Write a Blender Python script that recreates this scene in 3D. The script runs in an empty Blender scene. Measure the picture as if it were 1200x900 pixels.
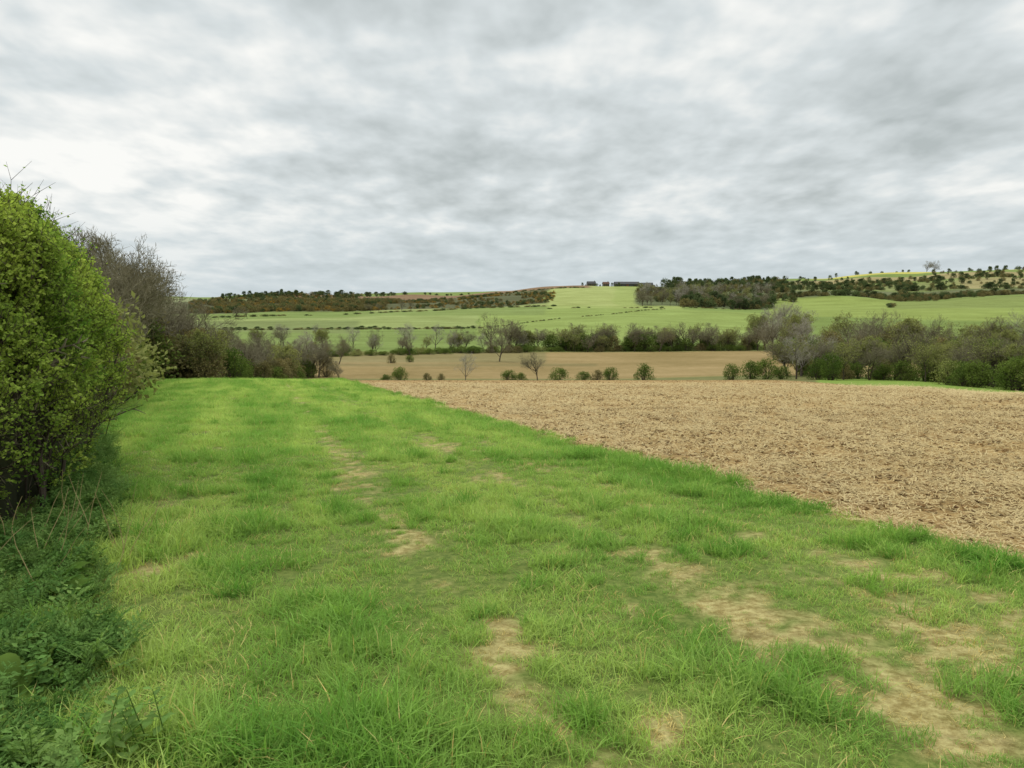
import bpy, math, random
import numpy as np
from mathutils import Vector, Matrix
random.seed(7); R=np.random.RandomState(11)
S=bpy.context.scene
S.view_settings.view_transform='Standard'; S.view_settings.look='None'; S.view_settings.exposure=0
K=0.56
def L(r,g,b,k=None):
    k=K if k is None else k
    f=lambda c:(c/255/12.92 if c/255<=0.04045 else ((c/255+0.055)/1.055)**2.4)
    return (f(r)*k,f(g)*k,f(b)*k)
# ---------------- noise
PT=R.rand(256,256)
def vn(x,y,s=0):
    x=np.asarray(x,float)+s*17.3; y=np.asarray(y,float)+s*9.7
    xi=np.floor(x).astype(int); yi=np.floor(y).astype(int)
    fx=x-xi; fy=y-yi; fx=fx*fx*(3-2*fx); fy=fy*fy*(3-2*fy)
    a=PT[xi%256,yi%256]; b=PT[(xi+1)%256,yi%256]; c=PT[xi%256,(yi+1)%256]; d=PT[(xi+1)%256,(yi+1)%256]
    return (a*(1-fx)+b*fx)*(1-fy)+(c*(1-fx)+d*fx)*fy
def fbm(x,y,s=0,o=4):
    t=0;a=.5;n=0
    for i in range(o):
        t=t+a*vn(np.asarray(x)*2**i,np.asarray(y)*2**i,s+i*3);n+=a;a*=.5
    return t/n
def sst(a,b,x):
    t=np.clip((x-a)/(b-a),0,1); return t*t*(3-2*t)
# ---------------- terrain
TY=np.array([-100,0,30,50,60,75,100,150,240,262,400,600,900,1100,1300,1800,3600],float)
base=[8.2,0,-2.46,-4.1,-4.95,-7.0,-10.3,-14.2,-15.7,-16]
TB=(np.array([-300,150,480,710,900,1050,1200,1600])-600)/873.
TZ=np.array([
 base+[-15.0,-14.5,-5.5,1.5,2,-5,-5],
 base+[-15.0,-14.5,-5.5,1.5,2,-5,-5],
 base+[-14.6,-11.0,.0,7,8,-5,-5],
 base+[-13.0,-3.6,12.8,18.5,17,5,0],
 [8.2,0,-2.46,-4.1,-4.95,-6.8,-9.6,-13.6,-15.3,-15.6,-15.6,-8.6,10.9,27,30,20,0],
 [8.2,0,-2.46,-4.3,-5.5,-7.2,-9.9,-13.6,-15.5,-15.8,-16,-7.6,13.5,34,43,25,0],
 [8.2,0,-2.46,-4.9,-6.6,-8.2,-10.5,-13.8,-15.8,-16,-17,-6.6,16,39,50,30,0],
 [8.2,0,-2.46,-4.9,-6.6,-8.2,-10.5,-13.8,-15.8,-16,-17,-6.6,16,39,50,30,0]],float)
def slopes(Y,Z):
    h=np.diff(Y); d=np.diff(Z)/h; m=np.zeros(len(Y)); m[0]=d[0]; m[-1]=d[-1]
    for k in range(1,len(Y)-1):
        if d[k-1]*d[k]>0:
            w1=2*h[k]+h[k-1]; w2=h[k]+2*h[k-1]; m[k]=(w1+w2)/(w1/d[k-1]+w2/d[k])
    return m
TM=np.array([slopes(TY,z) for z in TZ])
def terr(x,y):
    x=np.asarray(x,float); y=np.asarray(y,float)
    yc=np.clip(y,-100,3599); k=np.clip(np.searchsorted(TY,yc,side='right')-1,0,len(TY)-2)
    h=TY[k+1]-TY[k]; t=(yc-TY[k])/h
    h00=(1+2*t)*(1-t)**2; h10=t*(1-t)**2; h01=t*t*(3-2*t); h11=t*t*(t-1)
    b=np.clip(x/np.maximum(y,30),TB[0],TB[-1]-1e-6)
    j=np.clip(np.searchsorted(TB,b,side='right')-1,0,len(TB)-2)
    u=(b-TB[j])/(TB[j+1]-TB[j]); u=u*u*(3-2*u)
    def ev(j): return h00*TZ[j,k]+h10*h*TM[j,k]+h01*TZ[j,k+1]+h11*h*TM[j,k+1]
    z=ev(j)*(1-u)+ev(j+1)*u
    z=z+(fbm(x/1.3,y/1.3,2,3)-.5)*.09*sst(80,40,y)
    z=z+(fbm(x/120,y/120,5,2)-.5)*11.0*sst(300,750,y)
    return z
EA,EB=5.68,0.323
def edge(x,y): return x+EB*y-EA+(fbm(x/1.5,y/1.5,8,3)-.5)*.6
def plend(x): return 66-14*sst(18,40,x)+(vn(x/4,x*0,3)-.5)*1.5
def ploughmask(x,y): return sst(-.10,.14,edge(x,y)+(fbm(x/.2,y/.2,9,2)-.5)*.3)*sst(.6,-.6,y-plend(x))
def strawmask(x,y):
    a=x+.33*y
    n=.52*fbm(x/.40+a*.3,y/.62,12,4)+.48*fbm(x/.11,y/.13,15,2)
    tr=.20*np.exp(-((a-1.2)/.26)**2)+.15*np.exp(-((a-3.05)/.40)**2)+.11*np.exp(-((a-4.2)/.5)**2)+.10*np.exp(-((a+1.2)/.25)**2)
    ex=0
    for (px,py,r,s) in [(-2.75,5.8,.3,.25),(-2.2,9.3,.4,.22),(-.95,6.4,.35,.2),(.0,4.05,.2,.26),(.67,3.05,.16,.42),(1.25,5.5,.3,.20),(1.45,4.6,.34,.22),(2.48,3.95,.34,.26),(1.9,2.9,.3,.26),(2.66,5.6,.34,.2),(-1.7,3.1,.18,.25),(-1.1,2.7,.2,.2)]:
        ex=ex+s*np.exp(-(((x-px)**2+(y-py)**2*.5)/r**2))
    big=(fbm(x/6,y/6,31,2)-.5)*.25
    return sst(.57,.84,n*.94+tr+ex*1.0+big)*sst(80,40,y)
def arr_mesh(name,V,F):
    me=bpy.data.meshes.new(name); V=np.asarray(V,np.float32); F=np.asarray(F,np.int32); n=F.shape[1]
    me.vertices.add(len(V)); me.vertices.foreach_set('co',V.ravel())
    me.loops.add(F.size); me.loops.foreach_set('vertex_index',F.ravel())
    me.polygons.add(len(F)); me.polygons.foreach_set('loop_start',np.arange(0,F.size,n,dtype=np.int32))
    me.update(calc_edges=True); return me
def link(o): S.collection.objects.link(o); return o
# ---------------- materials
def newmat(name):
    m=bpy.data.materials.new(name); m.use_nodes=True; nt=m.node_tree; nt.nodes.clear(); return m,nt
def N(nt,t,**kw):
    n=nt.nodes.new(t)
    for k,v in kw.items(): setattr(n,k,v)
    return n
def mixc(nt,f,a,b,mode='MIX'):
    n=nt.nodes.new('ShaderNodeMix'); n.data_type='RGBA'; n.blend_type=mode
    for s,v in ((n.inputs[0],f),(n.inputs[6],a),(n.inputs[7],b)):
        if isinstance(v,bpy.types.NodeSocket): nt.links.new(v,s)
        elif isinstance(v,(int,float)): s.default_value=v
        else: s.default_value=(*v[:3],1)
    return n.outputs[2]
def mth(nt,op,a,b=0.,c=None,clamp=False):
    n=nt.nodes.new('ShaderNodeMath'); n.operation=op; n.use_clamp=clamp
    for i,v in enumerate((a,b,c)):
        if v is None: continue
        if isinstance(v,bpy.types.NodeSocket): nt.links.new(v,n.inputs[i])
        else: n.inputs[i].default_value=v
    return n.outputs[0]
def mrange(nt,v,a,b,c=0,d=1):
    n=nt.nodes.new('ShaderNodeMapRange'); nt.links.new(v,n.inputs[0])
    for i,q in enumerate((a,b,c,d)): n.inputs[i+1].default_value=q
    return n.outputs[0]
def swathe(nt,g):
    """mown swathes and wheel lines run along the field margin: noise stretched along that direction"""
    mp=N(nt,'ShaderNodeMapping'); mp.vector_type='TEXTURE'; nt.links.new(g.outputs['Position'],mp.inputs[0]); mp.inputs['Rotation'].default_value=(0,0,math.atan(.33)); mp.inputs['Scale'].default_value=(1,12,1)
    n=N(nt,'ShaderNodeTexNoise'); n.inputs['Scale'].default_value=.9; n.inputs['Detail'].default_value=2; nt.links.new(mp.outputs[0],n.inputs['Vector']); return n.outputs['Fac']
def foliage(name,c1,c2,tr=.35,nscale=.6,gain=1.,bl=1.15,sw=False):
    c1=(c1[0]*1.42*gain,c1[1]*1.3*gain,c1[2]*gain*bl); c2=(c2[0]*1.42*gain,c2[1]*1.3*gain,c2[2]*gain*bl)
    m,nt=newmat(name); oi=N(nt,'ShaderNodeObjectInfo'); g=N(nt,'ShaderNodeNewGeometry')
    no=N(nt,'ShaderNodeTexNoise'); no.inputs['Scale'].default_value=nscale; no.inputs['Detail'].default_value=1; nt.links.new(g.outputs['Position'],no.inputs['Vector'])
    f=mth(nt,'ADD',mth(nt,'MULTIPLY',oi.outputs['Random'],.4),mrange(nt,no.outputs['Fac'],.35,.65,0,.6),clamp=True)
    if sw: f=mth(nt,'ADD',mth(nt,'MULTIPLY',f,.5),mrange(nt,swathe(nt,g),.38,.62,0,.6),clamp=True)
    col=mixc(nt,f,c1,c2)
    ri=mth(nt,'MULTIPLY_ADD',g.outputs['Random Per Island'],.6,.7)
    cb=N(nt,'ShaderNodeCombineColor'); [nt.links.new(ri,cb.inputs[i]) for i in range(3)]
    col=mixc(nt,1.,col,cb.outputs[0],'MULTIPLY')
    d=N(nt,'ShaderNodeBsdfDiffuse'); t=N(nt,'ShaderNodeBsdfTranslucent')
    nt.links.new(col,d.inputs[0]); nt.links.new(mixc(nt,1.,col,(1.08,1.15,.8),'MULTIPLY'),t.inputs[0])
    mx=N(nt,'ShaderNodeMixShader'); mx.inputs[0].default_value=tr; nt.links.new(d.outputs[0],mx.inputs[1]); nt.links.new(t.outputs[0],mx.inputs[2])
    out=N(nt,'ShaderNodeOutputMaterial'); nt.links.new(mx.outputs[0],out.inputs[0]); return m
def plain(name,c1,c2,sc=5.,rough=.9,objr=.5):
    m,nt=newmat(name); g=N(nt,'ShaderNodeNewGeometry'); oi=N(nt,'ShaderNodeObjectInfo')
    no=N(nt,'ShaderNodeTexNoise'); no.inputs['Scale'].default_value=sc; no.inputs['Detail'].default_value=3; nt.links.new(g.outputs['Position'],no.inputs['Vector'])
    f=mth(nt,'ADD',mth(nt,'MULTIPLY',oi.outputs['Random'],objr),mrange(nt,no.outputs['Fac'],.3,.7,0,1-objr),clamp=True)
    b=N(nt,'ShaderNodeBsdfPrincipled'); b.inputs['Roughness'].default_value=rough; b.inputs['Specular IOR Level'].default_value=.15
    nt.links.new(mixc(nt,f,c1,c2),b.inputs['Base Color']); out=N(nt,'ShaderNodeOutputMaterial'); nt.links.new(b.outputs[0],out.inputs[0]); return m
M_grass=foliage('grass_blades',L(106,156,62),L(174,198,100),.45,.5,1.32,1.55,True)
M_grassdk=foliage('rank_grass_blades',L(96,148,58),L(144,182,80),.45,.6,1.22,1.5)
M_dry=foliage('dry_grass',L(200,182,116),L(228,214,154),.25,2.,1.1)
M_bark=plain('bark',L(88,76,62),L(126,114,98),8.)
M_twig=plain('twig_bark',L(138,130,102),L(170,160,128),3.)
M_twigpale=plain('pale_twig_bark',L(186,178,158),L(206,198,176),1.)
M_leaf=foliage('hawthorn_leaves',L(98,138,54),L(172,192,90),.42,1.1,1.25,1.35)
M_leafdk=foliage('bush_leaves',L(80,106,54),L(124,144,76),.3,.4)
M_leaffar=foliage('hazed_distant_leaves',L(82,100,72),L(112,128,88),.2,.05)  # paler, bluer leaf tone: distance haze put into the base colour
M_leafol=foliage('olive_leaves',L(112,112,78),L(148,140,100),.25,.2)
M_gorse=foliage('gorse_flower',L(150,124,62),L(206,164,70),.2,.05)
M_spring=foliage('spring_leaves',L(134,146,90),L(166,172,112),.3,.3)
M_weed=foliage('weed_leaves',L(84,128,62),L(138,170,92),.38,2.5,1.15,1.35)
M_dock=foliage('dock_leaves',L(96,138,60),L(134,164,84),.35,1.5)
M_soil=plain('soil_clod',L(120,92,60),L(202,164,108),9.,.95,.6)
M_straw=plain('straw_stalk',L(210,182,122),L(238,214,158),4.,.8)
M_core=plain('inner_thicket',L(46,50,28),L(70,74,38),6.)  # dark colour standing in for the shade inside the hedge
# ---------------- ground
ax=np.arcsinh(2600/6.); X=6*np.sinh(np.linspace(-ax,ax,900))
Y=8*np.sinh(np.linspace(np.arcsinh(-60/8.),np.arcsinh(3500/8.),850))
GX,GY=np.meshgrid(X,Y); x=GX.ravel(); y=GY.ravel()
z=terr(x,y); pm=ploughmask(x,y); sm=strawmask(x,y)*(1-pm)
z=z+pm*((fbm(x/.22,y/.22,40,3)-.5)*.11+(vn((x+EB*y)/.5,y*.05,44)-.5)*.06-.03)*sst(70,30,y)
nx,ny=len(X),len(Y); ii=np.arange(nx*ny).reshape(ny,nx)
F=np.stack([ii[:-1,:-1].ravel(),ii[:-1,1:].ravel(),ii[1:,1:].ravel(),ii[1:,:-1].ravel()],1)
me=arr_mesh('ground',np.stack([x,y,z],1),F)
me.polygons.foreach_set('use_smooth',np.ones(len(F),bool))
px=600+873*x/np.maximum(y,1.); C=np.zeros((len(x),3))
def paint(mask,c):
    m=np.clip(mask,0,1)[:,None]; C[:]=C*(1-m)+np.array(c)[None,:]*m
def box(a,b,c,d,s=2.,wob=6.,tl=0.):
    w=(fbm(x/60,y/60,c%7,2)-.5)*wob; yy=y+w+(px-a)*tl
    return sst(a-s,a+s,px+w)*sst(b+s,b-s,px+w)*sst(c-s*2,c+s*2,yy)*sst(d+s*2,d-s*2,yy)
C[:]=L(134,164,72)
gv=fbm(x/3,y/5,20,3)
paint(sst(.4,.65,gv)*.5,L(156,180,88))
paint(sst(66,74,y),L(140,158,78))
paint(box(-900,960,68,146,1,3),L(128,126,74))
paint(box(-900,2200,146,246,1,3),L(168,144,94))
paint(box(-900,640,196,246,3,2)*.8,L(142,132,84))
paint(box(300,700,184,190,3,2)*.7,L(116,114,68))
paint(box(960,2200,60,140,2,3),L(144,168,74))
paint(box(960,2200,140,210,2,3),L(168,146,96))
paint(sst(240,250,y),L(134,152,76))  # far field colours from here on include a slight painted haze
paint(box(-900,560,402,560,2,8),L(156,168,96))
paint(box(560,900,330,620,3,8,.1),L(152,168,86))
paint(box(-900,420,560,700,4,8,.15),L(134,146,82))
paint(box(420,640,560,640,4,8,.15),L(140,156,82))
paint(box(640,800,600,1150,4,10),L(166,178,98))
paint(box(640,720,640,1150,4,14)*.6,L(180,186,112))
paint(box(-900,640,670,930,6,25),L(100,102,66))
paint(box(-900,330,930,1090,6,20),L(152,158,110))
paint(box(330,690,935,1100,4,10),L(150,120,88))
paint(box(440,640,640,672,4,10),L(158,166,96))
paint(box(745,960,650,1150,4,15),L(112,120,78))
paint(box(900,2000,540,760,4,10,.15),L(154,168,84))
paint(box(1040,2000,620,760,4,14,.05)*.7,L(138,150,80))
paint(box(900,2000,765,860,4,15),L(118,122,82))
paint(box(1000,2000,870,990,4,15),L(162,168,104))
paint(box(1120,2000,900,990,4,15),L(176,164,112))
paint(box(900,1100,870,990,4,15),L(146,152,92))
paint(box(930,2000,1010,1100,4,15),L(178,162,112))
paint(box(950,2600,1190,1310,4,15),L(214,204,100))
paint(sst(1350,1400,y),L(132,155,100))
at_=me.color_attributes.new('Col','FLOAT_COLOR','POINT'); at_.data.foreach_set('color',np.concatenate([C,np.ones((len(C),1))],1).astype(np.float32).ravel())
for nm,v in (('plough',pm),('straw',sm)):
    a=me.attributes.new(nm,'FLOAT','POINT'); a.data.foreach_set('value',v.astype(np.float32))
m,nt=newmat('field_ground'); g=N(nt,'ShaderNodeNewGeometry')
def noi(sc,det=5,rough=.6,mul=(1,1,1)):
    mp=N(nt,'ShaderNodeVectorMath',operation='MULTIPLY'); nt.links.new(g.outputs['Position'],mp.inputs[0]); mp.inputs[1].default_value=mul
    n=N(nt,'ShaderNodeTexNoise'); n.inputs['Scale'].default_value=sc; n.inputs['Detail'].default_value=det; n.inputs['Roughness'].default_value=rough
    nt.links.new(mp.outputs[0],n.inputs['Vector']); return n.outputs['Fac']
aC=N(nt,'ShaderNodeAttribute',attribute_name='Col'); aP=N(nt,'ShaderNodeAttribute',attribute_name='plough'); aS=N(nt,'ShaderNodeAttribute',attribute_name='straw')
cd=N(nt,'ShaderNodeVectorMath',operation='LENGTH'); nt.links.new(g.outputs['Position'],cd.inputs[0])
near=mrange(nt,cd.outputs['Value'],20,60,1,0)
farn=noi(.03,5,.6,(1,2.2,1)); midn=noi(.5,4,.65); fine=noi(14,5,.75)
v=mth(nt,'MULTIPLY',mrange(nt,farn,.3,.7,.80,1.2),mrange(nt,midn,.3,.7,.88,1.12))
cb=N(nt,'ShaderNodeCombineColor'); nt.links.new(v,cb.inputs[0]); nt.links.new(v,cb.inputs[1]); nt.links.new(mth(nt,'POWER',v,1.5),cb.inputs[2])
colg=mixc(nt,1.,aC.outputs['Color'],cb.outputs[0],'MULTIPLY')
under=mixc(nt,mrange(nt,fine,.4,.6),L(92,110,48),L(144,152,80))
colg=mixc(nt,mth(nt,'MULTIPLY',near,.75),colg,under)
strw=mixc(nt,mrange(nt,fine,.38,.62),L(170,146,88),L(232,214,148))
strw=mixc(nt,mth(nt,'MULTIPLY',mrange(nt,noi(3.,4,.7),.52,.68),.6),strw,L(124,98,62))
colg=mixc(nt,mth(nt,'MULTIPLY',aS.outputs['Fac'],.85),colg,strw)
p1=mrange(nt,noi(8,7,.75),.36,.62); p2=mrange(nt,noi(.9,5,.6,(1,.45,1)),.35,.65); p3=mrange(nt,noi(38,3,.7),.4,.62)
pc=mixc(nt,p1,L(126,96,58),L(200,164,104)); pc=mixc(nt,mth(nt,'MULTIPLY',p3,.5),pc,L(224,194,134)); pc=mixc(nt,mth(nt,'MULTIPLY',p2,.4),pc,L(218,184,120)); pc=mixc(nt,mth(nt,'MULTIPLY',mrange(nt,noi(.25,3,.6),.42,.68),.45),pc,L(156,122,76))
col=mixc(nt,aP.outputs['Fac'],colg,pc)
b=N(nt,'ShaderNodeBsdfPrincipled'); b.inputs['Roughness'].default_value=.95; b.inputs['Specular IOR Level'].default_value=.1
nt.links.new(col,b.inputs['Base Color'])
bp=N(nt,'ShaderNodeBump'); bp.inputs['Distance'].default_value=.05; bp.inputs['Strength'].default_value=.7
nt.links.new(fine,bp.inputs['Height']); nt.links.new(bp.outputs[0],b.inputs['Normal'])
o=N(nt,'ShaderNodeOutputMaterial'); nt.links.new(b.outputs[0],o.inputs[0])
me.materials.append(m); link(bpy.data.objects.new('ground',me))
# ---------------- scatter helper
def make_group(coll):
    ng=bpy.data.node_groups.new('scatter_'+coll.name,'GeometryNodeTree')
    ng.interface.new_socket('Geometry',in_out='INPUT',socket_type='NodeSocketGeometry'); ng.interface.new_socket('Geometry',in_out='OUTPUT',socket_type='NodeSocketGeometry')
    gi=ng.nodes.new('NodeGroupInput'); go=ng.nodes.new('NodeGroupOutput'); ip=ng.nodes.new('GeometryNodeInstanceOnPoints')
    ci=ng.nodes.new('GeometryNodeCollectionInfo'); ci.inputs['Collection'].default_value=coll; ci.inputs['Separate Children'].default_value=True; ci.inputs['Reset Children'].default_value=True
    def na(nm,t):
        n=ng.nodes.new('GeometryNodeInputNamedAttribute'); n.data_type=t; n.inputs['Name'].default_value=nm
        return [q for q in n.outputs if q.enabled and q.name=='Attribute'][0]
    ng.links.new(gi.outputs[0],ip.inputs['Points']); ng.links.new(ci.outputs[0],ip.inputs['Instance']); ip.inputs['Pick Instance'].default_value=True
    ng.links.new(na('idx','INT'),ip.inputs['Instance Index']); ng.links.new(na('rot','FLOAT_VECTOR'),ip.inputs['Rotation']); ng.links.new(na('scl','FLOAT_VECTOR'),ip.inputs['Scale'])
    ng.links.new(ip.outputs[0],go.inputs[0]); return ng
_groups={}
def scatter(name,P,scl,rot,idx,coll,parent=None):
    P=np.asarray(P,np.float32); n=len(P); me=bpy.data.meshes.new(name); me.vertices.add(n); me.vertices.foreach_set('co',P.ravel())
    scl=np.asarray(scl,np.float32)
    if scl.ndim==1: scl=np.repeat(scl[:,None],3,1)
    a=me.attributes.new('scl','FLOAT_VECTOR','POINT'); a.data.foreach_set('vector',scl.ravel())
    a=me.attributes.new('rot','FLOAT_VECTOR','POINT'); a.data.foreach_set('vector',np.asarray(rot,np.float32).ravel())
    a=me.attributes.new('idx','INT','POINT'); a.data.foreach_set('value',np.asarray(idx,np.int32))
    ob=link(bpy.data.objects.new(name,me))
    if coll.name not in _groups: _groups[coll.name]=make_group(coll)
    md=ob.modifiers.new('instances','NODES'); md.node_group=_groups[coll.name]
    if parent: ob.parent=parent
    return ob
def coll_of(name,meshes):
    c=bpy.data.collections.new(name)
    for i,me in enumerate(meshes): c.objects.link(bpy.data.objects.new('%s_%02d'%(name,i),me))
    return c
def rz(n,tilt=.12): return np.stack([R.normal(0,tilt,n),R.normal(0,tilt,n),R.uniform(0,6.283,n)],1)
# ---------------- mesh builder
class MB:
    def __init__(s): s.v=[];s.f=[];s.m=[]
    def add(s,vs,fs,mi=0):
        o=len(s.v); s.v.extend(vs)
        for f in fs: s.f.append(tuple(i+o for i in f)); s.m.append(mi)
    def mesh(s,name,mats,smooth=False):
        me=bpy.data.meshes.new(name); me.from_pydata([tuple(q) for q in s.v],[],s.f)
        for q in mats: me.materials.append(q)
        me.polygons.foreach_set('material_index',np.array(s.m,np.int32))
        if smooth: me.polygons.foreach_set('use_smooth',np.ones(len(s.f),bool))
        me.update(); return me
rnd=random.Random(5)
def rv():
    while 1:
        v=Vector((rnd.uniform(-1,1),rnd.uniform(-1,1),rnd.uniform(-1,1)))
        if .1<v.length<1: return v.normalized()
def tube(mb,pts,rad,n=4,mi=0):
    vs=[];fs=[]
    for i,p in enumerate(pts):
        d=(pts[min(i+1,len(pts)-1)]-pts[max(i-1,0)]).normalized(); a=d.orthogonal().normalized(); b=d.cross(a)
        for k in range(n):
            t=k/n*6.283; vs.append(p+(a*math.cos(t)+b*math.sin(t))*rad[i])
    for i in range(len(pts)-1):
        for k in range(n): fs.append((i*n+k,i*n+(k+1)%n,(i+1)*n+(k+1)%n,(i+1)*n+k))
    mb.add(vs,fs,mi)
def leaf(mb,p,d,l,w,mi=0,up=None):
    s=d.cross(up or rv()).normalized(); nrm=s.cross(d).normalized()
    q=p+d*l*.5
    mb.add([p,q+s*w*.5+nrm*w*.15,p+d*l,q-s*w*.5+nrm*w*.15],[(0,1,2),(0,2,3)],mi)
def grow(mb,p,d,ln,r,lev,maxlev,kids,spread,tips,up=.15,segs=4,mi=0,crook=.18,sh=.55):
    pts=[p.copy()];rad=[r];dd=d.copy()
    for i in range(segs):
        dd=(dd+rv()*crook+Vector((0,0,up*.4))).normalized(); p=p+dd*ln/segs; pts.append(p.copy()); rad.append(r*(1-.75*(i+1)/segs))
    if lev>=3: tube(mb,[pts[0],pts[len(pts)//2],pts[-1]],[r,r*.7,r*.3],3,1)
    else: tube(mb,pts,rad,6 if lev==0 else 4,0 if lev<2 else 1)
    tips.append((p,dd,lev))
    if lev<maxlev:
        for k in range(kids[lev]):
            t=rnd.uniform(.22 if lev==0 else .2,1.)
            f=t*segs; i=min(int(f),segs-1); q=pts[i].lerp(pts[i+1],f-i)
            ax=dd.orthogonal().normalized(); ax.rotate(Matrix.Rotation(rnd.uniform(0,6.283),3,dd))
            nd=(dd*math.cos(spread)+ax*math.sin(spread)).normalized(); nd=(nd+Vector((0,0,up))).normalized()
            grow(mb,q,nd,ln*sh*rnd.uniform(.7,1.2)*(1.15-.45*t),max(rad[i]*.55,.012),lev+1,maxlev,kids,spread,tips,up,max(2,segs-1),mi,crook,sh)
def bare_tree(h,kids=(13,7,5,4),twig=None,leafm=None,nl=0,ls=.12,multi=1,sh=.6):
    mb=MB(); tips=[]
    for q in range(multi):
        d=Vector((rnd.uniform(-.4,.4)*(multi>1),rnd.uniform(-.4,.4)*(multi>1),1)).normalized()
        grow(mb,Vector((rnd.uniform(-.3,.3)*(multi>1),rnd.uniform(-.3,.3)*(multi>1),-.3)),d,h*.68,h*.018,0,len(kids),kids,.85,tips,.14,5,sh=sh)
    if nl:
        for (p,d,l) in tips:
            if l>=2:
                for k in range(nl): leaf(mb,p+rv()*h*.02,rv(),ls,ls*.7,2)
    return mb.mesh('tree',[M_bark,twig or M_twig,leafm or M_leafdk])
def bush(w,h,ncl,nl,ls,leafm,trunk=0,leaf2=None):
    mb=MB(); cl=[]
    for i in range(ncl):
        a=rnd.uniform(0,6.283); zz=rnd.uniform(0.05,1)**.8; rr=math.sqrt(max(0,1-(zz*1.05-.35)**2/.52))*rnd.uniform(.45,1)
        c=Vector((math.cos(a)*rr*w/2,math.sin(a)*rr*w/2,trunk+zz*h*.92)); cr=rnd.uniform(.10,.2)*w; cl.append((c,cr))
        for k in range(nl):
            v=rv(); leaf(mb,c+v*cr*rnd.uniform(.5,1.1),(v+rv()*.9).normalized(),ls*rnd.uniform(.7,1.3),ls*.65,3 if (leaf2 and i%2) else 2)
    for c,cr in cl[::2]:
        b=Vector((c.x*.15,c.y*.15,-.2)); mpt=b.lerp(c,.5)+rv()*.08*h
        tube(mb,[b,mpt,c],[.015*h,.01*h,.004*h],4,0)
    return mb.mesh('bush',[M_bark,M_twig,leafm]+([leaf2] if leaf2 else []))
BARE=coll_of('bare_tree',[bare_tree(9),bare_tree(9,(14,7,5,4)),bare_tree(8,(10,7,5,4),multi=2),bare_tree(9,(12,7,5,4),twig=M_twigpale),bare_tree(8,(12,7,4,3),leafm=M_spring,nl=1,ls=.2),bare_tree(8,(11,6,5,3),leafm=M_spring,nl=2,ls=.18,multi=2)])
GREEN=coll_of('leafy_bush',[bush(5,4.5,55,45,.26,M_leafdk),bush(5,4,50,50,.24,M_leafdk),bush(4.5,5,50,45,.26,M_leafol),bush(5,4,45,36,.24,M_spring)])
FAR=coll_of('far_tree',[bush(7,6,30,20,.75,M_leaffar),bush(6,7,30,20,.75,M_leaffar,trunk=1),bush(7,5,30,18,.7,M_leafol),bush(6,3.5,26,18,.55,M_leafol,leaf2=M_gorse)])
# ---------------- distant tree masses
def pos(b,d): xx=(np.asarray(b)-600)/873*np.asarray(d); return np.stack([xx,np.asarray(d)*np.ones_like(xx),terr(xx,np.asarray(d)*np.ones_like(xx))-.1],1)
def row(b0,b1,d0,d1,sp,sizes,idxs,jit=2.,hv=1.,gap=0.,wide=1.):
    xa,xb=(b0-600)/873*d0,(b1-600)/873*d1; ln=math.hypot(xb-xa,d1-d0); n=max(2,int(ln/sp)); t=(np.arange(n)+R.uniform(-.7,.7,n))/n
    xx=xa+(xb-xa)*t+R.normal(0,jit*.4,n); yy=d0+(d1-d0)*t+R.normal(0,jit,n)+(fbm(xx/60,xx*0,d0%9,2)-.5)*jit*4
    g=fbm(xx/(sp*5),yy*0,int(d0)%13,2); k=g>gap; xx,yy,g=xx[k],yy[k],g[k]; n=len(xx)
    s=(sizes[0]+(sizes[1]-sizes[0])*np.clip(.5*R.rand(n)+.5*sst(.3,.7,g),0,1)); P=np.stack([xx,yy,terr(xx,yy)-.15],1)
    rot=rz(n,.03)
    if wide>1: rot[:,2]=R.normal(0,.12,n)+math.atan2(d1-d0,xb-xa)
    return P,np.stack([s*wide,s,s*hv],1),rot,R.choice(idxs,n)
def area(b0,b1,d0,d1,n,sizes,idxs,thr=None,ns=60,hv=1.):
    d=R.uniform(d0,d1,n); b=R.uniform(b0,b1,n); xx=(b-600)/873*d
    if thr is not None:
        k=fbm(xx/ns,d/ns,50,3)>thr; xx,d=xx[k],d[k]
    s=R.uniform(sizes[0],sizes[1],len(xx)); P=np.stack([xx,d,terr(xx,d)-.2],1)
    return P,np.stack([s,s,s*hv],1),rz(len(xx),.03),R.choice(idxs,len(xx))
def emit(name,coll,parts):
    P,s,r,i=[np.concatenate([q[k] for q in parts]) for k in range(4)]; return scatter(name,P,s,r,i,coll)
emit('valley_tree_row',BARE,[row(250,620,214,246,3.8,(.55,1.05),[0,1,2,3,4,5],4),row(600,900,252,250,3.4,(.65,1.15),[0,1,2,4,4,5],4),row(250,560,268,262,7,(.8,1.2),[0,1,3,5],4),row(640,900,258,252,3.2,(.9,1.4),[0,1,2,4,5,4],4),row(335,420,192,192,4,(.6,1.0),[0,2,3],3),area(572,598,245,255,3,(1.4,1.6),[0,1])])
emit('valley_hedgerow',GREEN,[row(250,620,210,243,1.8,(.35,.75),[0,0,1,2,3],2,.8,0,1.5),row(600,900,248,247,1.8,(.4,.8),[0,0,1,2,3],2,.8,0,1.5),row(700,900,252,250,3,(.8,1.3),[0,2,3,1],2),area(640,700,248,254,7,(1.1,1.5),[0,1,0]),row(470,530,195,190,6,(.3,.5),[0,2],2),area(740,760,246,252,3,(1.2,1.5),[0,1])])
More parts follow.
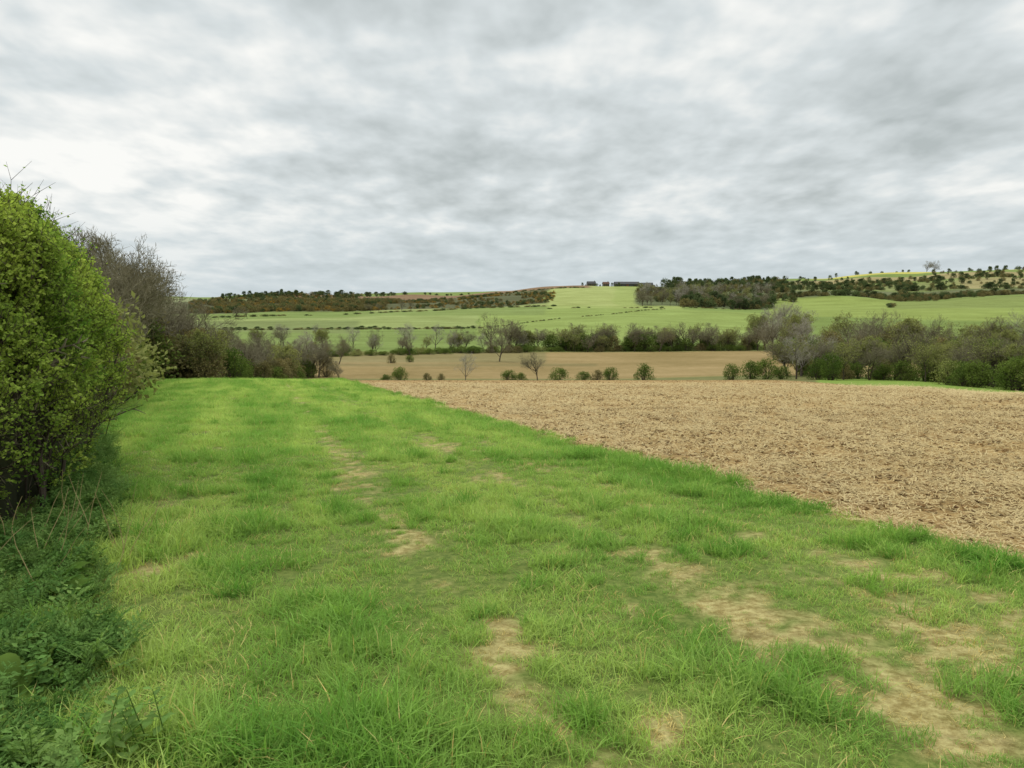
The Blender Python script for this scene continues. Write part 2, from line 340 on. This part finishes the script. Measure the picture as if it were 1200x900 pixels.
emit('hillside_hedgerow',FAR,[row(250,560,402,402,1.8,(.16,.34),[0,1,2],.8,.8,0,1.9),row(560,780,402,600,3,(.12,.22),[0,2],.6,.7,.4,2.2),row(250,660,590,640,4,(.2,.45),[0,2],2,.7,.38,2.),row(640,900,600,640,5,(.15,.35),[0,2],1,.7,.45,2.),
  row(900,1290,765,765,2.6,(.5,1.1),[0,1,2,2],4,.9,0,1.5),row(960,1290,880,850,3.5,(.4,1.1),[0,1,2],5,.9,.38,1.5),row(900,1290,1010,990,3.5,(.4,1.0),[0,1,2],5,.9,.42,1.5),row(1040,1060,620,1000,5,(.3,.9),[0,2],3,.9,.3),row(450,690,932,932,4,(.2,.5),[0,2],3,.7,.3,2.),row(225,480,1085,1095,6,(.3,1.1),[0,1,2],6,.9,.45,1.4),row(480,700,1102,1100,8,(.2,.6),[0,1],3,.8,.5,1.5)])
emit('gorse_scrub',FAR,[area(225,470,670,930,2600,(.3,1.0),[0,2,3,3,2,2],.42,35),area(440,650,680,920,1600,(.2,.65),[0,2,3,3],.44,35),area(250,420,930,1060,500,(.3,1.1),[0,1,3,2],.5,35),area(960,1160,780,860,300,(.4,.9),[0,2,2],.45),area(880,1290,870,1000,420,(.4,1),[0,1,2],.48),area(930,1290,1010,1180,160,(.4,1.1),[0,1,2],.52)])
emit('hillside_woodland',FAR,[area(800,905,640,740,150,(.6,1.5),[0,1,2,2]),area(745,930,700,960,480,(.4,1.15),[0,1,2,2],.44,40),area(780,920,960,1120,240,(.5,1.2),[0,1,2],.42,40),area(1020,1150,740,800,90,(.6,1.1),[0,2])])
emit('skyline_trees',FAR,[row(778,800,1120,1120,6,(1.4,1.9),[0,1]),row(800,925,1125,1125,8,(.5,1.5),[0,1],5,1,.3),row(930,1080,1300,1300,18,(.3,1.0),[0,1],5,1,.35),row(1140,1225,1305,1305,13,(.8,2.0),[1,0],5)])
emit('skyline_bare_trees',BARE,[row(820,930,1125,1125,16,(.8,1.3),[0,1],5),row(1083,1093,1300,1300,9,(2.6,2.9),[0,1],3),row(470,490,640,640,9,(1.2,1.6),[0,1]),row(745,765,700,640,10,(1.1,1.6),[0,1]),row(440,460,640,640,12,(1.,1.3),[1]),row(280,292,560,560,9,(1.2,1.3),[1]),area(750,905,640,900,120,(1.1,1.7),[0,1,3,4])])
emit('valley_trees',BARE,[row(925,1010,150,128,2.8,(.9,1.3),[0,2,3,4,5],3),row(1000,1290,140,100,2.5,(.9,1.35),[0,1,4,5,2,4],3),row(910,1290,205,175,2.8,(1.2,1.8),[0,3,4,5,1,4],5),row(1090,1340,118,84,2.8,(.8,1.2),[0,2,4,5],3),row(885,960,262,250,3.4,(1.6,2.1),[3,3,5],5)])
emit('valley_thicket',GREEN,[row(1000,1290,136,98,1.8,(.6,1.25),[0,1,2,3,0,2],1.5),row(1120,1340,106,80,2.2,(.5,1.1),[0,1,3],1.5),row(910,1290,195,168,2.2,(.8,1.6),[0,2,3,0],4),row(940,1000,150,130,2.4,(.4,.9),[0,2],2)])
for i,(b,d,s,k,hv) in enumerate([(468,135,.62,0,1),(452,136,.4,0,.8),(500,140,.38,2,.8),(516,140,.36,2,.8),(596,138,.6,0,.8),(610,139,.48,1,.8),(655,138,.75,1,.8),(684,139,.6,0,.7),(700,138,.55,2,.8),(716,137,.6,0,1),(755,132,.7,1,1.1),(859,128,.58,0,1.1),(881,132,.78,0,.95),(900,130,.88,1,.95),(918,130,.66,0,.8),(960,128,.8,1,1.1),(976,125,.8,0,1.3)]):
    p=pos([b],[d])[0]; o=link(bpy.data.objects.new('hawthorn_bush',GREEN.objects[k].data)); o.location=p; o.rotation_euler=(0,0,i*1.3); o.scale=(s,s,s*hv)
for i,(b,d,s,k) in enumerate([(545,138,.62,3),(630,140,.72,1),(585,200,1.2,0),(935,130,1.0,3),(398,138,.5,2),(365,150,.9,2),(352,150,.8,0)]):
    p=pos([b],[d])[0]; o=link(bpy.data.objects.new('bare_tree',BARE.objects[k].data)); o.location=p; o.rotation_euler=(0,0,i*2.1); o.scale=(s,)*3
def linepts(x0,y0,x1,y1,n,j):
    t=(np.arange(n)+.5)/n; xx=x0+(x1-x0)*t+R.normal(0,j,n); yy=y0+(y1-y0)*t+R.normal(0,j,n); return xx,yy
xx,yy=linepts(-15.2,24,-35,62,20,.8); n=len(xx)
scatter('hedgerow_trees',np.stack([xx,yy,terr(xx,yy)],1),R.uniform(.75,1.1,n)*np.clip(yy/40,.7,1.2),rz(n,.04),R.choice([0,1,2,2],n),BARE)
xx,yy=linepts(-13.6,22,-34.5,62,54,.5); n=len(xx)
scatter('hedgerow_undergrowth',np.stack([xx,yy,terr(xx,yy)],1),R.uniform(.5,.95,n),rz(n,.04),R.choice([0,2,2,3],n),GREEN)
xx=[];yy=[];ss=[]
for b,d,s in [(110,64,1.4),(128,66,1.5),(140,68,1.45),(150,70,1.5),(160,74,1.45),(172,70,1.3),(182,72,1.25),(196,72,1.15),(206,76,1.15),(218,74,1.0),(230,72,.85),(243,76,.8),(150,85,1.6),(180,88,1.6),(205,88,1.4),(225,90,1.2),(258,80,.75),(270,84,.75),(284,88,.8),(296,92,.85),(310,96,.85),(322,104,.9),(90,62,1.4),(345,150,1.),(372,150,1.),(300,120,1.1),(270,120,1.2),(330,125,1.)]:
    xx.append((b-600)/873*d);yy.append(d);ss.append(s)
xx=np.array(xx);yy=np.array(yy);ss=np.array(ss);n=len(xx)
scatter('small_wood',np.stack([xx,yy,terr(xx,yy)],1),ss,rz(n,.04),R.choice([0,1,2,5],n),BARE)
xx=np.concatenate([xx+R.normal(0,1.5,n) for k in range(3)]);yy=np.concatenate([yy+R.normal(0,2,n) for k in range(3)]);ss=np.tile(ss,3);n=len(xx)
scatter('wood_understorey',np.stack([xx,yy,terr(xx,yy)],1),ss*R.uniform(.65,.95,n),rz(n,.04),R.choice([0,2,2,2],n),GREEN)
# ---------------- farm buildings
M_wall=plain('stone_wall',L(112,104,92),L(136,126,112),2.); M_roof=plain('slate_roof',L(84,84,86),L(106,104,102),2.); M_tile=plain('tile_roof',L(120,90,74),L(138,104,86),2.); M_glass=plain('window_glass',L(50,56,62),L(70,76,82),2.,.4); M_clad=plain('barn_cladding',L(84,86,82),L(108,108,102),2.)
def building(name,b,d,w,dp,h,rh,wall,roof,nwin,rot=0.):
    p=pos([b],[d])[0]; e=link(bpy.data.objects.new(name,None)); e.location=(p[0],p[1],p[2]-.2); e.rotation_euler=(0,0,rot)
    def ch(nm,mb,mt): o=link(bpy.data.objects.new(nm,mb.mesh(nm,[mt]))); o.parent=e
    def bx(mb,x0,x1,y0,y1,z0,z1): mb.add([Vector(q) for q in ((x0,y0,z0),(x1,y0,z0),(x1,y1,z0),(x0,y1,z0),(x0,y0,z1),(x1,y0,z1),(x1,y1,z1),(x0,y1,z1))],[(0,3,2,1),(4,5,6,7),(0,1,5,4),(1,2,6,5),(2,3,7,6),(3,0,4,7)])
    mb=MB(); a,c=w/2,dp/2
    mb.add([Vector(q) for q in ((-a,-c,-1),(a,-c,-1),(a,c,-1),(-a,c,-1),(-a,-c,h),(a,-c,h),(a,c,h),(-a,c,h),(-a,0,h+rh),(a,0,h+rh))],[(0,1,5,4),(2,3,7,6),(1,2,6,9,5),(3,0,4,8,7)]); ch('walls',mb,wall)
    mb=MB(); g=.5
    mb.add([Vector(q) for q in ((-a-g,-c-g,h-.25),(a+g,-c-g,h-.25),(a+g,0,h+rh+.15),(-a-g,0,h+rh+.15),(a+g,c+g,h-.25),(-a-g,c+g,h-.25))],[(0,1,2,3),(3,2,4,5)]); ch('roof',mb,roof)
    mb=MB()
    for i in range(nwin):
        xw=-a+(i+.5)*w/nwin
        for zz in ([1.0,3.2] if h>3.7 and nwin<6 else [1.2]): bx(mb,xw-.5,xw+.5,-c-.05,-c+.05,zz,zz+1.1)
    ch('windows',mb,M_glass)
    mb=MB(); bx(mb,-.9,.1,-c-.07,-c+.05,0,2.1) if h>3.7 and nwin<6 else bx(mb,-2,2,-c-.07,-c+.05,0,3.2); ch('door',mb,M_tile)
    if nwin<6:
        mb=MB(); bx(mb,a-1.6,a-.8,-.4,.4,h,h+rh+1.2); ch('chimney',mb,M_wall)
building('farmhouse',692,1106,12,7,4.4,3.0,M_wall,M_roof,4,.1)
building('barn',733,1106,36,14,3.6,3.2,M_clad,M_roof,6,.05)
building('barn',757,1108,16,11,3.2,2.8,M_clad,M_roof,6,-.1)
building('cottage',709,1110,9,6,4.0,2.6,M_wall,M_tile,3,.2)
building('farmhouse',1198,1290,14,8,5.0,3.0,M_wall,M_tile,4,.1)
bb=np.array([682,686,698,702,716,720,724,743,748,764,768,774]); xx=(bb-600)/873*1100.; n=len(bb); yy=np.full(n,1097.)+R.normal(0,3,n)
scatter('farmyard_trees',np.stack([xx,yy,terr(xx,yy)-.2],1),R.uniform(.35,.8,n),rz(n,.03),R.randint(0,3,n),FAR)
# ---------------- grass
def tuft(nb,h0,h1,rad,w,mat,lean=.5,dryfrac=0.,segs=3):
    mb=MB()
    for i in range(nb):
        a=rnd.uniform(0,6.283); r=rad*math.sqrt(rnd.random()); p=Vector((math.cos(a)*r,math.sin(a)*r,-.01)); h=rnd.uniform(h0,h1)
        ba=rnd.uniform(0,6.283); bd=Vector((math.cos(ba),math.sin(ba),0)); sd=Vector((-bd.y,bd.x,0)); sd.rotate(Matrix.Rotation(rnd.uniform(-.8,.8),3,'Z')); ln=rnd.uniform(.1,lean)*h; ww=w*rnd.uniform(.7,1.2)
        vs=[];fs=[]
        for k in range(segs):
            t=k/segs; c=p+bd*ln*t*t*1.3+Vector((0,0,h*(t-.28*t*t*(ln/h)*1.6))); q=ww*(1-t*.55)/2
            vs+= [c-sd*q,c+sd*q]
        c=p+bd*ln*1.3+Vector((0,0,h*(1-.45*(ln/h))));vs.append(c)
        for k in range(segs-1): fs.append((2*k,2*k+1,2*k+3,2*k+2))
        fs.append((2*segs-2,2*segs-1,2*segs))
        mb.add(vs,fs,1 if rnd.random()<dryfrac else 0)
    return mb.mesh('tuft',[mat,M_dry])
TUFT=coll_of('grass_tuft',[tuft(40,.04,.11,.10,.006,M_grass,1.,.07) for k in range(3)]+[tuft(42,.06,.16,.09,.006,M_grass,1.,.03) for k in range(3)]+[tuft(52,.08,.20,.08,.006,M_grassdk,1.1,.02) for k in range(2)]+[tuft(40,.02,.07,.12,.005,M_dry,1.4) for k in range(2)]+[tuft(56,.06,.16,.17,.009,M_grass,.9,.06,2) for k in range(2)])
P=[];SC=[];IX=[]
def hedgex(y): return np.where(y<7,-3.75,-3.75-.56*(y-7))
for (y0,y1,den,sc) in [(1.2,5,155,1.),(5,12,100,1.1),(12,24,46,1.),(24,42,20,1.25),(42,66,11,1.5)]:
    xa,xb=-.60*y1-2.2,min(6.,.75*y1+1.5); n=int((xb-xa)*(y1-y0)*den); xx=R.uniform(xa,xb,n); yy=R.uniform(y0,y1,n)
    e=edge(xx,yy); s=strawmask(xx,yy); k=(xx>hedgex(yy)-.5)&(xx<.74*yy+.8)&(e<.16)&(R.rand(n)>np.clip(s,0,1)*.42); xx,yy,e,s=xx[k],yy[k],e[k],s[k]; n=len(xx)
    clump=fbm(xx/.45,yy/.45,61,3); tall=fbm(xx/1.8,yy/1.8,66,2)
    far=y0>=12
    ix=np.where(clump+.6*(tall-.5)>.52,3,0)+R.randint(0,3,n)
    if far: ix=10+R.randint(0,2,n)
    rk=((e>-.4)&(R.rand(n)<.35*sst(.35,.6,clump)*2))|((clump>.68)&(R.rand(n)<.5)); ix=np.where(rk,6+R.randint(0,2,n),ix)
    ix=np.where((s>.2)&(R.rand(n)<s*.75),8+R.randint(0,2,n),ix)
    a=xx+.33*yy; low=np.exp(-((a-1.2)/.35)**2)+np.exp(-((a-3.05)/.4)**2)
    sz=sc*R.uniform(.65,1.2,n)*(.64+.68*tall)*(1-.35*np.clip(low,0,1))*(1-.3*s)*(.8+.45*sst(.35,.75,clump))
    P.append(np.stack([xx,yy,terr(xx,yy)-.005],1));SC.append(sz);IX.append(ix)
P=np.concatenate(P);SC=np.concatenate(SC);IX=np.concatenate(IX); print('tufts',len(P))
scatter('grass',P,SC,rz(len(P),.1),IX,TUFT)
# ---------------- ploughed soil clods & straw
def clod():
    import bmesh
    bm=bmesh.new(); bmesh.ops.create_icosphere(bm,subdivisions=2,radius=1)
    o=rv()*10
    from mathutils import noise
    for v in bm.verts:
        v.co*= .75+.6*noise.noise(v.co*1.3+o)+.25*noise.noise(v.co*3+o); v.co.z*=.6
    me=bpy.data.meshes.new('clod'); bm.to_mesh(me); bm.free(); me.materials.append(M_soil); return me
def strawbits():
    mb=MB()
    for i in range(14):
        a=rnd.uniform(0,6.283); p=Vector((rnd.gauss(0,.12),rnd.gauss(0,.12),rnd.uniform(.005,.035))); d=Vector((math.cos(a),math.sin(a),rnd.uniform(-.15,.35))).normalized(); l=rnd.uniform(.03,.12)
        s=d.cross(Vector((0,0,1))).normalized()*.004
        mb.add([p-s,p+s,p+d*l+s,p+d*l-s],[(0,1,2,3)])
    return mb.mesh('straw',[M_straw])
CL=coll_of('soil_clod',[clod() for k in range(5)]); ST=coll_of('straw_bits',[strawbits() for k in range(4)])
def ploughpts(bands):
    XX=[];YY=[];SS=[]
    for (y0,y1,den,sc) in bands:
        xa,xb=EA-EB*y1-1,.8*y1+2; n=int((xb-xa)*(y1-y0)*den); xx=R.uniform(xa,xb,n); yy=R.uniform(y0,y1,n)
        k=(edge(xx,yy)>0)&(yy<plend(xx))&(xx<.76*yy+2); k&=(R.rand(n)<.25+1.2*fbm(xx/.7,yy/.7,70,2)); XX.append(xx[k]);YY.append(yy[k]);SS.append(np.full(k.sum(),sc))
    return np.concatenate(XX),np.concatenate(YY),np.concatenate(SS)
xx,yy,ss=ploughpts([(2,12,100,1.),(12,25,50,1.1),(25,66,10,1.3)]); n=len(xx)
scatter('soil_clods',np.stack([xx,yy,terr(xx,yy)-.01],1),ss*.010*np.exp(R.uniform(0,1.65,n)),rz(n,.3),R.randint(0,5,n),CL)
xx,yy,ss=ploughpts([(2,12,60,1.),(12,25,26,1.4),(25,50,8,2.2)]); n=len(xx)
scatter('straw_stubble',np.stack([xx,yy,terr(xx,yy)+.0],1),ss,rz(n,.1),R.randint(0,4,n),ST)
# ---------------- hedge
path=[Vector(q) for q in ((-5.0,-3,0),(-5.0,4,0),(-5.2,6.8,0),(-6.35,9.5,0),(-8.5,13,0),(-11.0,17,0),(-14.6,23,0))]
seg=[(path[i+1]-path[i]).length for i in range(len(path)-1)]; TL=sum(seg)
def at(s):
    for i,l in enumerate(seg):
        if s<=l or i==len(seg)-1: 
            d=(path[i+1]-path[i])/l; return path[i]+d*s, d
        s-=l
def hh(s): return 2.75+.5*min(1,s/20)+.16*math.sin(s*1.1)+.12*math.sin(s*2.7)
H=link(bpy.data.objects.new('hawthorn_hedge',None))
def hsurf(s,phi,off=0.):
    c,d=at(s); nn=Vector((d.y,-d.x,0)); w=1.0+.32*(float(fbm(s*.9,phi*1.6,80,3))-.5)*2-off; h=hh(s)+.55*(float(fbm(s*.9,phi*2,83,3))-.5)*2-off
    cs,sn=math.cos(phi),math.sin(phi); u=math.copysign(abs(cs)**.7,cs)*w; v=h*max(sn,0)**.6
    u*=(.68+.32*min(1,v/1.3))
    q=c+nn*u; q.z=float(terr(q.x,q.y))+v; return q,(nn*cs+Vector((0,0,sn))).normalized(),v
def twig(nl,ln,ls,mat):
    mb=MB(); d=Vector((0,0,1)); pts=[Vector((0,0,0))]
    for i in range(3): d=(d+rv()*.25).normalized(); pts.append(pts[-1]+d*ln/3)
    tube(mb,pts,[.004,.003,.002,.001],3,1)
    for s in range(3):
        b=pts[rnd.randint(0,2)]; dd=(rv()+Vector((0,0,.7))).normalized(); e=b+dd*ln*.5; tube(mb,[b,e],[.0025,.001],3,1)
        for k in range(nl//5): leaf(mb,b.lerp(e,rnd.uniform(.3,1)),rv(),ls*rnd.uniform(.6,1.2),ls*.8,2)
    for k in range(nl//2):
        t=rnd.uniform(.1,1)*3; i=min(int(t),2); leaf(mb,pts[i].lerp(pts[i+1],t-i),(rv()+d*.4).normalized(),ls*rnd.uniform(.6,1.2),ls*.8,2)
    return mb.mesh('twig',[M_bark,M_bark,mat])
TW=coll_of('leafy_twig',[twig(26,.25,.038,M_leaf) for k in range(5)]+[twig(16,.32,.034,M_leaf) for k in range(3)]+[twig(6,.45,.03,M_leaf) for k in range(2)])
P=[];SC=[];RO=[];IX=[]
for i in range(18500):
    s=rnd.uniform(4,TL)if i%3 else rnd.uniform(6,13); phi=math.acos(rnd.uniform(-.5,1.))if rnd.random()<.55 else rnd.uniform(0,1.9)
    q,nn,v=hsurf(s,phi,rnd.uniform(-.10,.30) if rnd.random()<.85 else rnd.uniform(.3,.5))
    c=float(fbm(s*1.6,v*1.8+phi*.4,90,3))
    if c<.35 and rnd.random()<.65: continue
    if v<1.0 and rnd.random()<.62-.35*v: continue
    dd=(nn*.7+Vector((0,0,.7))+rv()*.7).normalized(); e=dd.to_track_quat('Z','Y').to_euler()
    P.append(q);RO.append(tuple(e));SC.append(rnd.uniform(.7,1.3)); IX.append(rnd.randint(0,4) if v>1.1 else rnd.randint(3,9))
for i in range(1000):
    s=rnd.uniform(4,TL); q,nn,v=hsurf(s,rnd.uniform(.7,2.1),-.03); dd=(Vector((0,0,1))+rv()*.5).normalized(); P.append(q);RO.append(tuple(dd.to_track_quat('Z','Y').to_euler()));SC.append(rnd.uniform(.8,1.5));IX.append(rnd.randint(5,9))
scatter('foliage',P,SC,RO,IX,TW,H)
mb=MB(); tips=[]
for i in range(120):
    s=rnd.uniform(2,TL-2); c,d=at(s); nn=Vector((d.y,-d.x,0)); p=c+nn*rnd.uniform(-.3,.7); p.z=float(terr(p.x,p.y))-.1
    grow(mb,p,(Vector((0,0,1))+rv()*.3+nn*.10).normalized(),hh(s)*.7,rnd.uniform(.015,.035),0,2,(9,6),.8,tips,.1,5,0,.2,.28)
o=link(bpy.data.objects.new('stems',mb.mesh('stems',[M_bark,M_twig])));o.parent=H
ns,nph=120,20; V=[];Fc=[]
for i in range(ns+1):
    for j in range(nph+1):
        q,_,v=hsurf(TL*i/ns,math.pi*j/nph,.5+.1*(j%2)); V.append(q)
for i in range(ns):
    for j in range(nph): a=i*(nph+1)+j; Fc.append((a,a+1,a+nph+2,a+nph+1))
mb=MB(); mb.add(V,Fc); o=link(bpy.data.objects.new('inner_thicket',mb.mesh('inner_thicket',[M_core],True)));o.parent=H  # added dark core behind the leaves, so gaps read as deep shade
# ---------------- verge weeds
def frond(mb,p,d,ln,mat=0):
    up=Vector((0,0,1)); s=d.cross(up).normalized(); pts=[]
    for k in range(7):
        t=k/6; pts.append(p+d*ln*t+up*(ln*(.55*t-.6*t*t)))
    tube(mb,pts,[.002]*7,3,0)
    for k in range(1,7):
        t=k/6; w=ln*.42*(1-t*.8)
        for sg in (-1,1):
            dd=(s*sg+d*.55+up*rnd.uniform(-.15,.2)).normalized()
            for q in range(3):
                b=pts[k]+dd*w*q/3.2; leaf(mb,b,(dd+d*.5).normalized(),w*.42,w*.26,0,up+rv()*.3); leaf(mb,b,(dd-d*.5).normalized(),w*.36,w*.2,0,up+rv()*.3)
            leaf(mb,pts[k]+dd*w*.8,dd,w*.35,w*.2,0,up+rv()*.3)
def parsley():
    mb=MB()
    for i in range(9):
        a=rnd.uniform(0,6.283); e=rnd.uniform(.3,1.1); d=Vector((math.cos(a)*math.cos(e),math.sin(a)*math.cos(e),math.sin(e))); frond(mb,Vector((0,0,0))+d*.04,d,rnd.uniform(.14,.26))
    return mb.mesh('parsley',[M_weed])
def nettle():
    mb=MB()
    for i in range(5):
        p=Vector((rnd.gauss(0,.06),rnd.gauss(0,.06),0)); h=rnd.uniform(.16,.34); d=(Vector((0,0,1))+rv()*.2).normalized(); tube(mb,[p,p+d*h],[.003,.0015],3,0)
        for k in range(6):
            t=.3+.7*k/5; a0=k*1.57
            for sg in (0,math.pi):
                a=a0+sg; dd=Vector((math.cos(a),math.sin(a),rnd.uniform(-.2,.4))).normalized(); leaf(mb,p+d*h*t,dd,.06*(1.25-t*.6),.034*(1.25-t*.6),0,Vector((0,0,1))+rv()*.4)
    return mb.mesh('nettle',[M_weed])
def dock():
    mb=MB()
    for i in range(8):
        a=rnd.uniform(0,6.283); e=rnd.uniform(.4,1.2); d=Vector((math.cos(a)*math.cos(e),math.sin(a)*math.cos(e),math.sin(e))); s=d.cross(Vector((0,0,1))).normalized(); ln=rnd.uniform(.18,.32); vs=[];fs=[]
        for k in range(7):
            t=k/6; c=d*ln*t+Vector((0,0,-ln*.5*t*t)); w=ln*.16*math.sin(math.pi*min(1,.08+t*.92))**.7+.002; vs+=[c-s*w+Vector((0,0,w*.3)),c,c+s*w+Vector((0,0,w*.3))]
        for k in range(6):
            fs+=[(3*k,3*k+1,3*k+4,3*k+3),(3*k+1,3*k+2,3*k+5,3*k+4)]
        mb.add(vs,fs)
    return mb.mesh('dock',[M_dock],True)
WD=coll_of('verge_weed',[parsley(),parsley(),parsley(),nettle(),nettle(),dock()])
n=3400; yy=R.uniform(1.2,15,n); xr=np.where(yy<6.5,-1.45-.52*(yy-2.5),-3.53-.55*(yy-6.5))+(fbm(yy/.6,yy*0,95,2)-.5)*.9
xl=np.where(yy<7,-4.4,-4.4-.55*(yy-7)); xx=xl+(xr-xl)*R.rand(n)**.9; 
k=R.rand(n)<np.clip((xr-xx)/.45,.12,1)*np.where(yy>7,.6,1); xx,yy=xx[k],yy[k]; n=len(xx)
scatter('verge_weeds',np.stack([xx,yy,terr(xx,yy)],1),R.uniform(.55,1.25,n),rz(n,.2),R.choice([0,1,2,3,4,0,1,2,0,1,3,5],n),WD)
for (dx,dy,s) in [(-3.15,5.0,1.2),(-2.9,4.7,1.),(-.62,3.0,.55),(-3.3,5.5,1.1)]:
    o=link(bpy.data.objects.new('dock_plant',WD.objects[5].data)); o.location=(dx,dy,float(terr(dx,dy))+.03); o.scale=(s,)*3; o.rotation_euler=(0,0,dx*9)
mb=MB()
for i in range(26):
    p=Vector((rnd.uniform(-4.0,-3.0),rnd.uniform(4.6,6.6),0)); p.z=float(terr(p.x,p.y)); d=(Vector((.15,0,1))+rv()*.45).normalized(); pts=[p]
    for k in range(4): d=(d+rv()*.2).normalized(); pts.append(pts[-1]+d*rnd.uniform(.1,.22))
    tube(mb,pts,[.003,.003,.0025,.002,.001],4,0)
link(bpy.data.objects.new('dead_stalks',mb.mesh('dead_stalks',[M_straw])))
# ---------------- world
SE,SR=math.radians(48),math.radians(-40)
w=bpy.data.worlds.new('World'); S.world=w; w.use_nodes=True; nt=w.node_tree; nt.nodes.clear()
sky=N(nt,'ShaderNodeTexSky'); sky.sky_type='NISHITA'; sky.sun_disc=False; sky.sun_elevation=SE; sky.sun_rotation=SR
tc=N(nt,'ShaderNodeTexCoord'); sp=N(nt,'ShaderNodeSeparateXYZ'); nt.links.new(tc.outputs['Generated'],sp.inputs[0])
zc=mth(nt,'MAXIMUM',sp.outputs[2],0.); t=mth(nt,'DIVIDE',1.,mth(nt,'ADD',zc,.20))
cx=N(nt,'ShaderNodeCombineXYZ'); nt.links.new(mth(nt,'MULTIPLY',sp.outputs[0],t),cx.inputs[0]); nt.links.new(mth(nt,'MULTIPLY',sp.outputs[1],t),cx.inputs[1])
def cn(sc,det,rough,dist=0,off=(0,0,0),mul=(1,1,1)):
    mp=N(nt,'ShaderNodeVectorMath',operation='MULTIPLY_ADD'); nt.links.new(cx.outputs[0],mp.inputs[0]); mp.inputs[1].default_value=mul; mp.inputs[2].default_value=off
    n=N(nt,'ShaderNodeTexNoise'); n.inputs['Scale'].default_value=sc; n.inputs['Detail'].default_value=det; n.inputs['Roughness'].default_value=rough; n.inputs['Distortion'].default_value=dist
    nt.links.new(mp.outputs[0],n.inputs['Vector']); return n.outputs['Fac']
n1=cn(1.5,2,.5,.2,(3.1,1.7,0)); n2=cn(5.0,4,.48,.2,(9,4,0),(1.0,.8,1)); n3=cn(12.,2,.5,.0,(2,7,0),(1.0,.7,1))
dt=N(nt,'ShaderNodeVectorMath',operation='DOT_PRODUCT'); nt.links.new(tc.outputs['Generated'],dt.inputs[0]); dt.inputs[1].default_value=Vector((-.46,.86,.20)).normalized()
lobe=mrange(nt,dt.outputs['Value'],.965,1.,0,.13)
dens=mth(nt,'ADD',mth(nt,'ADD',mth(nt,'MULTIPLY',n1,.46),mth(nt,'MULTIPLY',n2,.38)),mth(nt,'ADD',mth(nt,'MULTIPLY',n3,.16),lobe))
f=mrange(nt,dens,.37,.53); hi=mrange(nt,dens,.53,.67)
cl=mixc(nt,f,L(183,191,191,1),L(217,224,225,1)); cl=mixc(nt,hi,cl,L(252,252,248,1))
hz=mrange(nt,sp.outputs[2],0.,.12,1,0)
cl=mixc(nt,mth(nt,'MULTIPLY',hz,.65),cl,L(198,212,219,1))
zb=N(nt,'ShaderNodeMapRange',interpolation_type='SMOOTHSTEP'); nt.links.new(sp.outputs[2],zb.inputs[0]); [setattr(zb.inputs[i+1],'default_value',q) for i,q in enumerate((.40,.95,1.,3.2))]
b1=N(nt,'ShaderNodeBackground'); nt.links.new(sky.outputs[0],b1.inputs[0]); b1.inputs[1].default_value=.08
b2=N(nt,'ShaderNodeBackground'); nt.links.new(cl,b2.inputs[0]); nt.links.new(zb.outputs[0],b2.inputs[1])
mx=N(nt,'ShaderNodeMixShader'); mx.inputs[0].default_value=.97; nt.links.new(b1.outputs[0],mx.inputs[1]); nt.links.new(b2.outputs[0],mx.inputs[2])
o=N(nt,'ShaderNodeOutputWorld'); nt.links.new(mx.outputs[0],o.inputs[0])
sd=bpy.data.lights.new('sun','SUN'); sd.energy=1.5; sd.angle=math.radians(25); sd.color=(1,.94,.84); so=link(bpy.data.objects.new('sun',sd))
dirv=Vector((math.sin(SR)*math.cos(SE),math.cos(SR)*math.cos(SE),math.sin(SE))); so.rotation_euler=dirv.to_track_quat('Z','Y').to_euler()
# ---------------- camera
cd=bpy.data.cameras.new('camera'); cd.sensor_width=36; cd.lens=36*873/1200; cd.clip_end=12000; cd.clip_start=.05
co=link(bpy.data.objects.new('camera',cd)); co.location=(0,0,1.6+float(terr(0,0))); co.rotation_euler=(math.radians(90-6.53),0,0); S.camera=co
